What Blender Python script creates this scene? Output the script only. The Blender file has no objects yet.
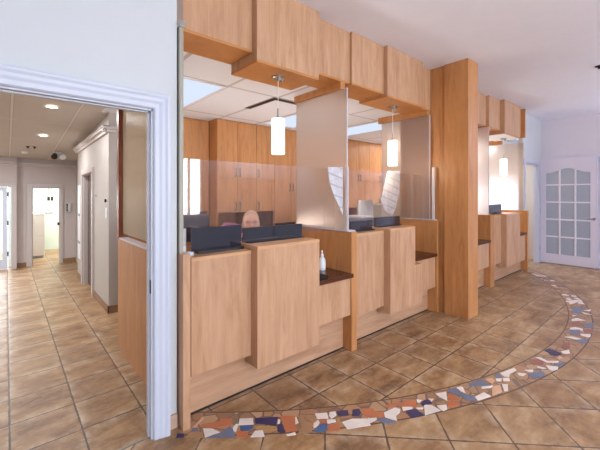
import bpy, bmesh, math, random
from mathutils import Vector, Matrix
random.seed(7)
PI = math.pi
COL = bpy.context.scene.collection

# ------------------------------------------------------------------ colours / nodes
def lin(c):
    return tuple((x/255/12.92 if x/255 <= .04045 else ((x/255+.055)/1.055)**2.4) for x in c) + (1.0,)

class NT:
    def __init__(s, name):
        s.m = bpy.data.materials.new(name); s.m.use_nodes = True
        s.t = s.m.node_tree; s.t.nodes.clear()
        s.out = s.n('ShaderNodeOutputMaterial')
    def n(s, k, **kw):
        x = s.t.nodes.new(k)
        for a, b in kw.items(): setattr(x, a, b)
        return x
    def put(s, sock, v):
        if isinstance(v, bpy.types.NodeSocket): s.t.links.new(v, sock)
        elif v is not None: sock.default_value = v
    def math(s, op, a, b=None, c=None, clamp=False):
        x = s.n('ShaderNodeMath', operation=op, use_clamp=clamp)
        s.put(x.inputs[0], a)
        if b is not None: s.put(x.inputs[1], b)
        if c is not None: s.put(x.inputs[2], c)
        return x.outputs[0]
    def mix(s, f, a, b, blend='MIX'):
        x = s.n('ShaderNodeMix', data_type='RGBA', blend_type=blend)
        s.put(x.inputs[0], f); s.put(x.inputs[6], a); s.put(x.inputs[7], b)
        return x.outputs[2]
    def coord(s, scale=(1, 1, 1), loc=(0, 0, 0)):
        tc = s.n('ShaderNodeTexCoord'); mp = s.n('ShaderNodeMapping')
        mp.inputs['Scale'].default_value = scale; mp.inputs['Location'].default_value = loc
        s.t.links.new(tc.outputs['Object'], mp.inputs[0])
        return mp.outputs[0]
    def noise(s, vec, scale=5, detail=4, rough=.5, dist=0):
        x = s.n('ShaderNodeTexNoise')
        if vec is not None: s.put(x.inputs['Vector'], vec)
        x.inputs['Scale'].default_value = scale; x.inputs['Detail'].default_value = detail
        x.inputs['Roughness'].default_value = rough; x.inputs['Distortion'].default_value = dist
        return x.outputs['Fac']
    def ramp(s, f, stops):
        x = s.n('ShaderNodeValToRGB'); s.put(x.inputs[0], f)
        e = x.color_ramp.elements
        while len(e) < len(stops): e.new(.5)
        for i, (p, c) in enumerate(stops):
            e[i].position = p; e[i].color = c
        return x.outputs[0]
    def bsdf(s, col, rough=.5, metal=0, spec=.5, trans=0, bump=None, bdist=.002, coat=0, emis=None, estr=0):
        b = s.n('ShaderNodeBsdfPrincipled')
        s.put(b.inputs['Base Color'], col); s.put(b.inputs['Roughness'], rough)
        b.inputs['Metallic'].default_value = metal; b.inputs['Specular IOR Level'].default_value = spec
        b.inputs['Transmission Weight'].default_value = trans
        b.inputs['Coat Weight'].default_value = coat
        if emis is not None:
            b.inputs['Emission Color'].default_value = emis; b.inputs['Emission Strength'].default_value = estr
        if bump is not None:
            k = s.n('ShaderNodeBump'); k.inputs['Strength'].default_value = .4; k.inputs['Distance'].default_value = bdist
            s.put(k.inputs['Height'], bump); s.t.links.new(k.outputs[0], b.inputs['Normal'])
        return b
    def done(s, sh):
        s.t.links.new(sh.outputs[0] if hasattr(sh, 'outputs') else sh, s.out.inputs[0]); return s.m

def plain(name, c, rough=.5, metal=0, spec=.5, var=.03, coat=0):
    t = NT(name)
    f = t.noise(t.coord(), 6, 3)
    a = lin(tuple(max(0, x*(1-var)) for x in c)); b = lin(tuple(min(255, x*(1+var)) for x in c))
    return t.done(t.bsdf(t.mix(f, a, b), rough, metal, spec, coat=coat))

def wood(name, c, horizontal=False, rough=.38, seed=0):
    t = NT(name)
    sc = (1.6, 1.6, 13) if horizontal else (13, 13, 1.6)
    v = t.coord(sc, (seed, seed*2.3, seed*.7))
    n1 = t.noise(v, 1.2, 8, .68, .5)
    sc2 = (2.5, 2.5, 60) if horizontal else (60, 60, 2.5)
    n2 = t.noise(t.coord(sc2), 1.6, 3, .6)
    n3 = t.noise(t.coord((1, 1, 1)), 1.6, 2)
    k = lambda m: lin(tuple(min(255, x*y) for x, y in zip(c, m)))
    c1 = t.ramp(n1, [(.32, k((.84, .78, .72))), (.48, k((.98, .97, .96))), (.66, k((1.07, 1.08, 1.10)))])
    c2 = t.mix(t.math('MULTIPLY', n2, .6), c1, k((.84, .76, .68)))
    c3 = t.mix(t.math('MULTIPLY', n3, .25), c2, k((1.03, .97, .93)))
    return t.done(t.bsdf(c3, rough, spec=.4))

def emit(name, c, s):
    t = NT(name); e = t.n('ShaderNodeEmission'); e.inputs[0].default_value = lin(c); e.inputs[1].default_value = s
    return t.done(e)

# ------------------------------------------------------------------ mesh builder
class M:
    def __init__(s): s.v = []; s.f = []; s.mi = []; s.cur = 0; s.smooth = []
    def add(s, vs, fs, smooth=False):
        o = len(s.v); s.v += [tuple(p) for p in vs]
        for f in fs: s.f.append([i+o for i in f]); s.mi.append(s.cur); s.smooth.append(smooth)
        return s
    def box(s, x0, x1, y0, y1, z0, z1):
        vs = [(x, y, z) for z in (z0, z1) for y in (y0, y1) for x in (x0, x1)]
        return s.add(vs, [(0, 2, 3, 1), (4, 5, 7, 6), (0, 1, 5, 4), (2, 6, 7, 3), (0, 4, 6, 2), (1, 3, 7, 5)])
    def prism(s, pts, axis, a, b):
        # polygon given in the two remaining axes (cyclic order x,y,z without axis), extruded a..b
        def p3(p, t): return (t, p[0], p[1]) if axis == 'x' else ((p[0], t, p[1]) if axis == 'y' else (p[0], p[1], t))
        n = len(pts)
        vs = [p3(p, a) for p in pts] + [p3(p, b) for p in pts]
        fs = [list(range(n))[::-1], [i+n for i in range(n)]] + [(i, (i+1) % n, (i+1) % n+n, i+n) for i in range(n)]
        return s.add(vs, fs)
    def tube(s, pts, r, n=12, caps=True):
        pts = [Vector(p) for p in pts]; rs = r if isinstance(r, (list, tuple)) else [r]*len(pts)
        vs = []; fs = []
        up = None
        for i, p in enumerate(pts):
            d = (pts[min(i+1, len(pts)-1)]-pts[max(i-1, 0)]).normalized()
            if up is None: up = Vector((0, 0, 1)) if abs(d.z) < .9 else Vector((1, 0, 0))
            a = d.cross(up).normalized(); b = a.cross(d).normalized(); up = b
            for k in range(n):
                q = 2*PI*k/n; vs.append(p+(a*math.cos(q)+b*math.sin(q))*rs[i])
        for i in range(len(pts)-1):
            for k in range(n):
                fs.append((i*n+k, i*n+(k+1) % n, (i+1)*n+(k+1) % n, (i+1)*n+k))
        if caps: fs += [tuple(range(n))[::-1], tuple(range((len(pts)-1)*n, len(pts)*n))]
        return s.add(vs, fs, True)
    def lathe(s, prof, cx, cy, n=28, caps=True):
        vs = []; fs = []
        for r, z in prof:
            for k in range(n):
                q = 2*PI*k/n; vs.append((cx+r*math.cos(q), cy+r*math.sin(q), z))
        for i in range(len(prof)-1):
            for k in range(n): fs.append((i*n+k, i*n+(k+1) % n, (i+1)*n+(k+1) % n, (i+1)*n+k))
        if caps: fs += [tuple(range(n))[::-1], tuple(range((len(prof)-1)*n, len(prof)*n))]
        return s.add(vs, fs, True)
    def ball(s, c, r, sx=1, sy=1, sz=1, n=20, m=12, fn=None):
        vs = []; fs = []
        for i in range(m+1):
            th = PI*i/m
            for k in range(n):
                q = 2*PI*k/n; d = Vector((math.sin(th)*math.cos(q), math.sin(th)*math.sin(q), math.cos(th)))
                w = fn(d) if fn else 1
                vs.append((c[0]+d.x*r*sx*w, c[1]+d.y*r*sy*w, c[2]+d.z*r*sz*w))
        for i in range(m):
            for k in range(n): fs.append((i*n+k, (i+1)*n+k, (i+1)*n+(k+1) % n, i*n+(k+1) % n))
        return s.add(vs, fs, True)

def build(name, m, mats, parent=None, bevel=0.0, loc=None):
    me = bpy.data.meshes.new(name)
    if loc is None:
        if parent is not None: loc = parent['_w']
        else:
            xs = [p[0] for p in m.v]; ys = [p[1] for p in m.v]; zs = [p[2] for p in m.v]
            loc = ((min(xs)+max(xs))/2, (min(ys)+max(ys))/2, min(zs))
    loc = tuple(loc)
    me.from_pydata([(p[0]-loc[0], p[1]-loc[1], p[2]-loc[2]) for p in m.v], [], m.f)
    mats = mats if isinstance(mats, (list, tuple)) else [mats]
    for x in mats: me.materials.append(x)
    for i, p in enumerate(me.polygons): p.material_index = m.mi[i]
    b = bmesh.new(); b.from_mesh(me); bmesh.ops.remove_doubles(b, verts=b.verts, dist=1e-6)
    bmesh.ops.recalc_face_normals(b, faces=b.faces); b.to_mesh(me); b.free()
    if len(me.polygons) == len(m.smooth):
        for i, p in enumerate(me.polygons): p.use_smooth = m.smooth[i]
    if any(m.smooth):
        try: me.set_sharp_from_angle(angle=math.radians(40))
        except Exception: pass
    o = bpy.data.objects.new(name, me); COL.objects.link(o)
    o['_w'] = loc
    if parent is not None:
        o.parent = parent
        pw = parent['_w']; o.location = (loc[0]-pw[0], loc[1]-pw[1], loc[2]-pw[2])
    else: o.location = loc
    if bevel:
        bv = o.modifiers.new('bevel', 'BEVEL'); bv.width = bevel; bv.segments = 2; bv.limit_method = 'ANGLE'
    return o

def thing(name, label, cat, loc, group=None):
    o = bpy.data.objects.new(name, None); COL.objects.link(o); o.location = loc; o['_w'] = tuple(loc)
    o.empty_display_size = .05
    o['label'] = label; o['category'] = cat
    if group: o['group'] = group
    return o
def tag(o, label, cat, group=None, kind=None):
    o['label'] = label; o['category'] = cat
    if group: o['group'] = group
    if kind: o['kind'] = kind
    return o
def struct(name, m, mat, bevel=0, parent=None):
    o = build(name, m, mat, parent, bevel)
    if parent is None: o['kind'] = 'structure'
    return o
def dup(root, loc, label=None, group=None):
    r = root.copy(); COL.objects.link(r); r.location = loc; r['_w'] = tuple(loc)
    if label: r['label'] = label
    if group: r['group'] = group
    for ch in list(root.children):
        c = ch.copy(); COL.objects.link(c); c.parent = r
        for g in list(ch.children):
            d = g.copy(); COL.objects.link(d); d.parent = c
    return r

# ------------------------------------------------------------------ materials
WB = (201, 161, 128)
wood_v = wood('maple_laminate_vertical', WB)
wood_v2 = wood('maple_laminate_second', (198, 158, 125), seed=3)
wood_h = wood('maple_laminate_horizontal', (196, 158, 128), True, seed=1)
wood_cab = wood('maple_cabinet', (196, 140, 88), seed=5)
wood_top = wood('maple_counter_top', (214, 170, 128), True, rough=.3, seed=2)
wood_red = wood('reddish_post_wood', (150, 88, 60), seed=4)
wall_lobby = plain('lobby_wall_paint', (202, 204, 206), .6, var=.01)
wall_far_m = plain('far_wall_paint', (219, 210, 217), .6, var=.01)
wall_hall = plain('hall_wall_paint', (184, 176, 168), .6, var=.01)
wall_hall_far = plain('hall_far_wall_paint', (196, 184, 180), .6, var=.01)
wall_white = plain('white_wall_paint', (232, 230, 228), .6, var=.01)
wall_tan = plain('tan_wall_paint', (206, 194, 182), .6, var=.01)
wall_green = plain('pale_green_wall_paint', (224, 234, 224), .6, var=.01)
ceil_lobby = plain('lobby_ceiling_paint', (238, 240, 252), .7, var=.01)
trim_m = plain('trim_paint', (198, 202, 216), .4, var=.01)
trim_hall = plain('hall_trim_paint', (196, 186, 182), .4, var=.01)
door_m = plain('door_paint', (216, 210, 222), .4, var=.01)
chrome = plain('brushed_metal', (180, 178, 172), .3, 1.0)
dark_metal = plain('dark_metal', (60, 56, 54), .4, .8)
black_gloss = plain('black_gloss', (24, 29, 44), .05, spec=.8, coat=.6)
black_matte = plain('black_plastic', (20, 18, 20), .5)
ledge_m = wood('dark_walnut_ledge', (84, 46, 30), True, rough=.22)
white_plastic = plain('white_plastic', (235, 235, 238), .35)
grey_plastic = plain('grey_plastic', (150, 152, 160), .4)
rubber_cap = plain('pale_sill', (205, 200, 205), .4)

def ceiling_grid(name, x0, y0, dx, dy, c, line):
    t = NT(name)
    g = t.n('ShaderNodeNewGeometry'); sp = t.n('ShaderNodeSeparateXYZ'); t.t.links.new(g.outputs['Position'], sp.inputs[0])
    def edge(a, o, d):
        q = t.math('FRACT', t.math('DIVIDE', t.math('SUBTRACT', a, o), d))
        return t.math('MULTIPLY', t.math('MINIMUM', q, t.math('SUBTRACT', 1, q)), d)
    e = t.math('MINIMUM', edge(sp.outputs[0], x0, dx), edge(sp.outputs[1], y0, dy))
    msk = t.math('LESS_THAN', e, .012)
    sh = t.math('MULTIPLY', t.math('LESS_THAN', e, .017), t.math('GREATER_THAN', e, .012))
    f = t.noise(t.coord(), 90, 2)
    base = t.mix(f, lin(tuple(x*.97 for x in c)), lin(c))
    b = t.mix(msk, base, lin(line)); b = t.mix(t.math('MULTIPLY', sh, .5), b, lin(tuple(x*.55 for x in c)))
    return t.done(t.bsdf(b, .8, bump=f, bdist=.001))
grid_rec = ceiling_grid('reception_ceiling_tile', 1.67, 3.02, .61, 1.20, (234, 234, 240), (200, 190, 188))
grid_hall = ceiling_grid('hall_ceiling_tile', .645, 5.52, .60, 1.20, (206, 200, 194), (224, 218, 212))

def floor_mat():
    t = NT('floor_tiles')
    g = t.n('ShaderNodeNewGeometry'); sp = t.n('ShaderNodeSeparateXYZ'); t.t.links.new(g.outputs['Position'], sp.inputs[0])
    X, Y = sp.outputs[0], sp.outputs[1]
    dx = t.math('SUBTRACT', X, 4.2); dy = t.math('SUBTRACT', Y, 5.68)
    D = t.math('SQRT', t.math('ADD', t.math('MULTIPLY', dx, dx), t.math('MULTIPLY', dy, dy)))
    outer = t.math('MULTIPLY', t.math('GREATER_THAN', D, 4.895), t.math('LESS_THAN', Y, 2.115))
    ring = t.math('MULTIPLY', t.math('MULTIPLY', t.math('GREATER_THAN', D, 4.785), t.math('LESS_THAN', D, 5.0)),
                  t.math('MULTIPLY', t.math('LESS_THAN', Y, 2.16), t.math('GREATER_THAN', X, .8)))
    s2 = 1/math.sqrt(2)
    U = t.math('MULTIPLY', t.math('ADD', X, Y), s2); V = t.math('MULTIPLY', t.math('SUBTRACT', Y, X), s2)
    def cells(a, b, oa, ob, d):
        qa = t.math('DIVIDE', t.math('SUBTRACT', a, oa), d); qb = t.math('DIVIDE', t.math('SUBTRACT', b, ob), d)
        fa = t.math('FRACT', qa); fb = t.math('FRACT', qb)
        ea = t.math('MINIMUM', fa, t.math('SUBTRACT', 1, fa)); eb = t.math('MINIMUM', fb, t.math('SUBTRACT', 1, fb))
        e = t.math('MULTIPLY', t.math('MINIMUM', ea, eb), d)
        return e, t.math('FLOOR', qa), t.math('FLOOR', qb)
    e1, a1, b1 = cells(X, Y, .014, 2.12, .341)
    e2, a2, b2 = cells(U, V, 2.06, -.0, .3655)
    def sel(a, b): return t.math('ADD', t.math('MULTIPLY', a, t.math('SUBTRACT', 1, outer)), t.math('MULTIPLY', b, outer))
    e = sel(e1, e2); ca = sel(a1, t.math('ADD', a2, 40)); cb = sel(b1, b2)
    wob = t.math('MULTIPLY', t.math('SUBTRACT', t.noise(g.outputs['Position'], 14, 2), .5), .012)
    e = t.math('ADD', e, wob)
    cv = t.n('ShaderNodeCombineXYZ'); t.put(cv.inputs[0], ca); t.put(cv.inputs[1], cb)
    wn = t.n('ShaderNodeTexWhiteNoise', noise_dimensions='3D'); t.t.links.new(cv.outputs[0], wn.inputs['Vector'])
    rnd = wn.outputs['Value']
    # cloudy stone: offset the noise per tile
    off = t.n('ShaderNodeVectorMath', operation='SCALE'); t.t.links.new(wn.outputs['Color'], off.inputs[0]); off.inputs['Scale'].default_value = 40
    ad = t.n('ShaderNodeVectorMath', operation='ADD'); t.t.links.new(g.outputs['Position'], ad.inputs[0]); t.t.links.new(off.outputs[0], ad.inputs[1])
    mp = t.n('ShaderNodeMapping'); mp.inputs['Scale'].default_value = (1, 2.4, 1); t.t.links.new(ad.outputs[0], mp.inputs[0])
    n1 = t.noise(mp.outputs[0], 2.4, 9, .68, .25)
    n2 = t.noise(ad.outputs[0], 26, 8, .75)
    col = t.ramp(n1, [(.34, lin((104, 70, 40))), (.46, lin((146, 106, 68))), (.57, lin((170, 132, 90))), (.72, lin((202, 176, 142)))])
    sp_ = t.math('MULTIPLY', t.math('SUBTRACT', n2, .5), 3.0, clamp=True)
    col = t.mix(t.math('MULTIPLY', sp_, .55), col, lin((190, 168, 142)))
    sd_ = t.math('MULTIPLY', t.math('SUBTRACT', .5, n2), 3.0, clamp=True)
    col = t.mix(t.math('MULTIPLY', sd_, .5), col, lin((108, 76, 52)))
    # worn, paler rim of every tile, broken up by noise
    edge = t.math('SUBTRACT', 1, t.math('MULTIPLY', e, 14), clamp=True)
    br = t.math('MULTIPLY', t.math('SUBTRACT', t.noise(ad.outputs[0], 7, 4, .7), .42, clamp=True), 3.5, clamp=True)
    col = t.mix(t.math('MULTIPLY', t.math('MULTIPLY', edge, br), 1.0), col, lin((206, 184, 156)))
    col = t.mix(t.math('MULTIPLY', t.math('SUBTRACT', rnd, .5), .5, clamp=True), col, lin((172, 146, 114)))
    col = t.mix(t.math('MULTIPLY', t.math('SUBTRACT', .5, rnd), .5, clamp=True), col, lin((136, 106, 82)))
    grout = t.math('LESS_THAN', e, .0052)
    grout = t.math('MULTIPLY', grout, t.math('SUBTRACT', 1, ring))
    col = t.mix(grout, col, lin((92, 72, 58)))
    # mosaic bed: small broken pieces of tan stone
    vo = t.n('ShaderNodeTexVoronoi', feature='DISTANCE_TO_EDGE'); t.t.links.new(g.outputs['Position'], vo.inputs['Vector']); vo.inputs['Scale'].default_value = 11
    vc = t.n('ShaderNodeTexVoronoi', feature='F1'); t.t.links.new(g.outputs['Position'], vc.inputs['Vector']); vc.inputs['Scale'].default_value = 11
    sc = t.n('ShaderNodeSeparateColor'); t.t.links.new(vc.outputs['Color'], sc.inputs[0])
    bed = t.ramp(sc.outputs[0], [(0, lin((146, 108, 78))), (.35, lin((186, 144, 104))), (.6, lin((168, 120, 88))), (.8, lin((196, 160, 122))), (1, lin((170, 134, 100)))])
    bed = t.mix(t.math('MULTIPLY', n2, .3), bed, lin((120, 92, 76)))
    bed = t.mix(t.math('LESS_THAN', vo.outputs['Distance'], .045), bed, lin((122, 100, 88)))
    col = t.mix(ring, col, bed)
    rim = t.math('MAXIMUM', t.math('LESS_THAN', t.math('ABSOLUTE', t.math('SUBTRACT', D, 5.0)), .006),
                 t.math('LESS_THAN', t.math('ABSOLUTE', t.math('SUBTRACT', D, 4.785)), .005))
    rim = t.math('MULTIPLY', rim, t.math('MULTIPLY', t.math('LESS_THAN', Y, 2.16), t.math('GREATER_THAN', X, .8)))
    col = t.mix(rim, col, lin((92, 66, 52)))
    hgt = t.math('MINIMUM', t.math('MULTIPLY', e, 60), 1)
    hgt = t.math('ADD', hgt, t.math('MULTIPLY', n2, .5))
    rough = t.math('ADD', .30, t.math('MULTIPLY', n2, .22))
    return t.done(t.bsdf(col, rough, spec=.5, bump=hgt, bdist=.003))
floor_m = floor_mat()

def clear_glass(name, tint=(235, 240, 238), gl=1.0):
    t = NT(name)
    tr = t.n('ShaderNodeBsdfTransparent'); tr.inputs[0].default_value = lin(tint)
    gs = t.n('ShaderNodeBsdfGlossy'); gs.inputs['Roughness'].default_value = .01
    ge = t.n('ShaderNodeNewGeometry'); vm = t.n('ShaderNodeVectorMath', operation='DOT_PRODUCT')
    t.t.links.new(ge.outputs['Normal'], vm.inputs[0]); t.t.links.new(ge.outputs['Incoming'], vm.inputs[1])
    q = t.math('POWER', t.math('SUBTRACT', 1, t.math('ABSOLUTE', vm.outputs['Value']), clamp=True), 5)
    mx = t.n('ShaderNodeMixShader'); t.put(mx.inputs[0], t.math('MULTIPLY', t.math('ADD', .065, t.math('MULTIPLY', q, .95)), gl, clamp=True))
    t.t.links.new(tr.outputs[0], mx.inputs[1]); t.t.links.new(gs.outputs[0], mx.inputs[2])
    return t.done(mx)
plexi = clear_glass('clear_acrylic', (250, 250, 250))
def frosted(name, c, k=.55, rough=.32):
    t = NT(name)
    rf = t.n('ShaderNodeBsdfRefraction'); rf.inputs['Roughness'].default_value = rough; rf.inputs['IOR'].default_value = 1.45
    rf.inputs['Color'].default_value = lin(c)
    df = t.n('ShaderNodeBsdfDiffuse'); df.inputs[0].default_value = lin(c)
    tl = t.n('ShaderNodeBsdfTranslucent'); tl.inputs[0].default_value = lin(c)
    m1 = t.n('ShaderNodeMixShader'); m1.inputs[0].default_value = .5
    t.t.links.new(df.outputs[0], m1.inputs[1]); t.t.links.new(tl.outputs[0], m1.inputs[2])
    m2 = t.n('ShaderNodeMixShader'); m2.inputs[0].default_value = k
    t.t.links.new(m1.outputs[0], m2.inputs[1]); t.t.links.new(rf.outputs[0], m2.inputs[2])
    gs = t.n('ShaderNodeBsdfGlossy'); gs.inputs['Roughness'].default_value = .3
    m3 = t.n('ShaderNodeMixShader'); m3.inputs[0].default_value = .03
    t.t.links.new(m2.outputs[0], m3.inputs[1]); t.t.links.new(gs.outputs[0], m3.inputs[2])
    return t.done(m3)
wood_under = wood('pendant_glow_laminate', (200, 140, 82), True, seed=6)  # orange base carries the pendants' warm glow on the undersides
frost = frosted('frosted_glass', (246, 236, 228), .68, .42)

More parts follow.
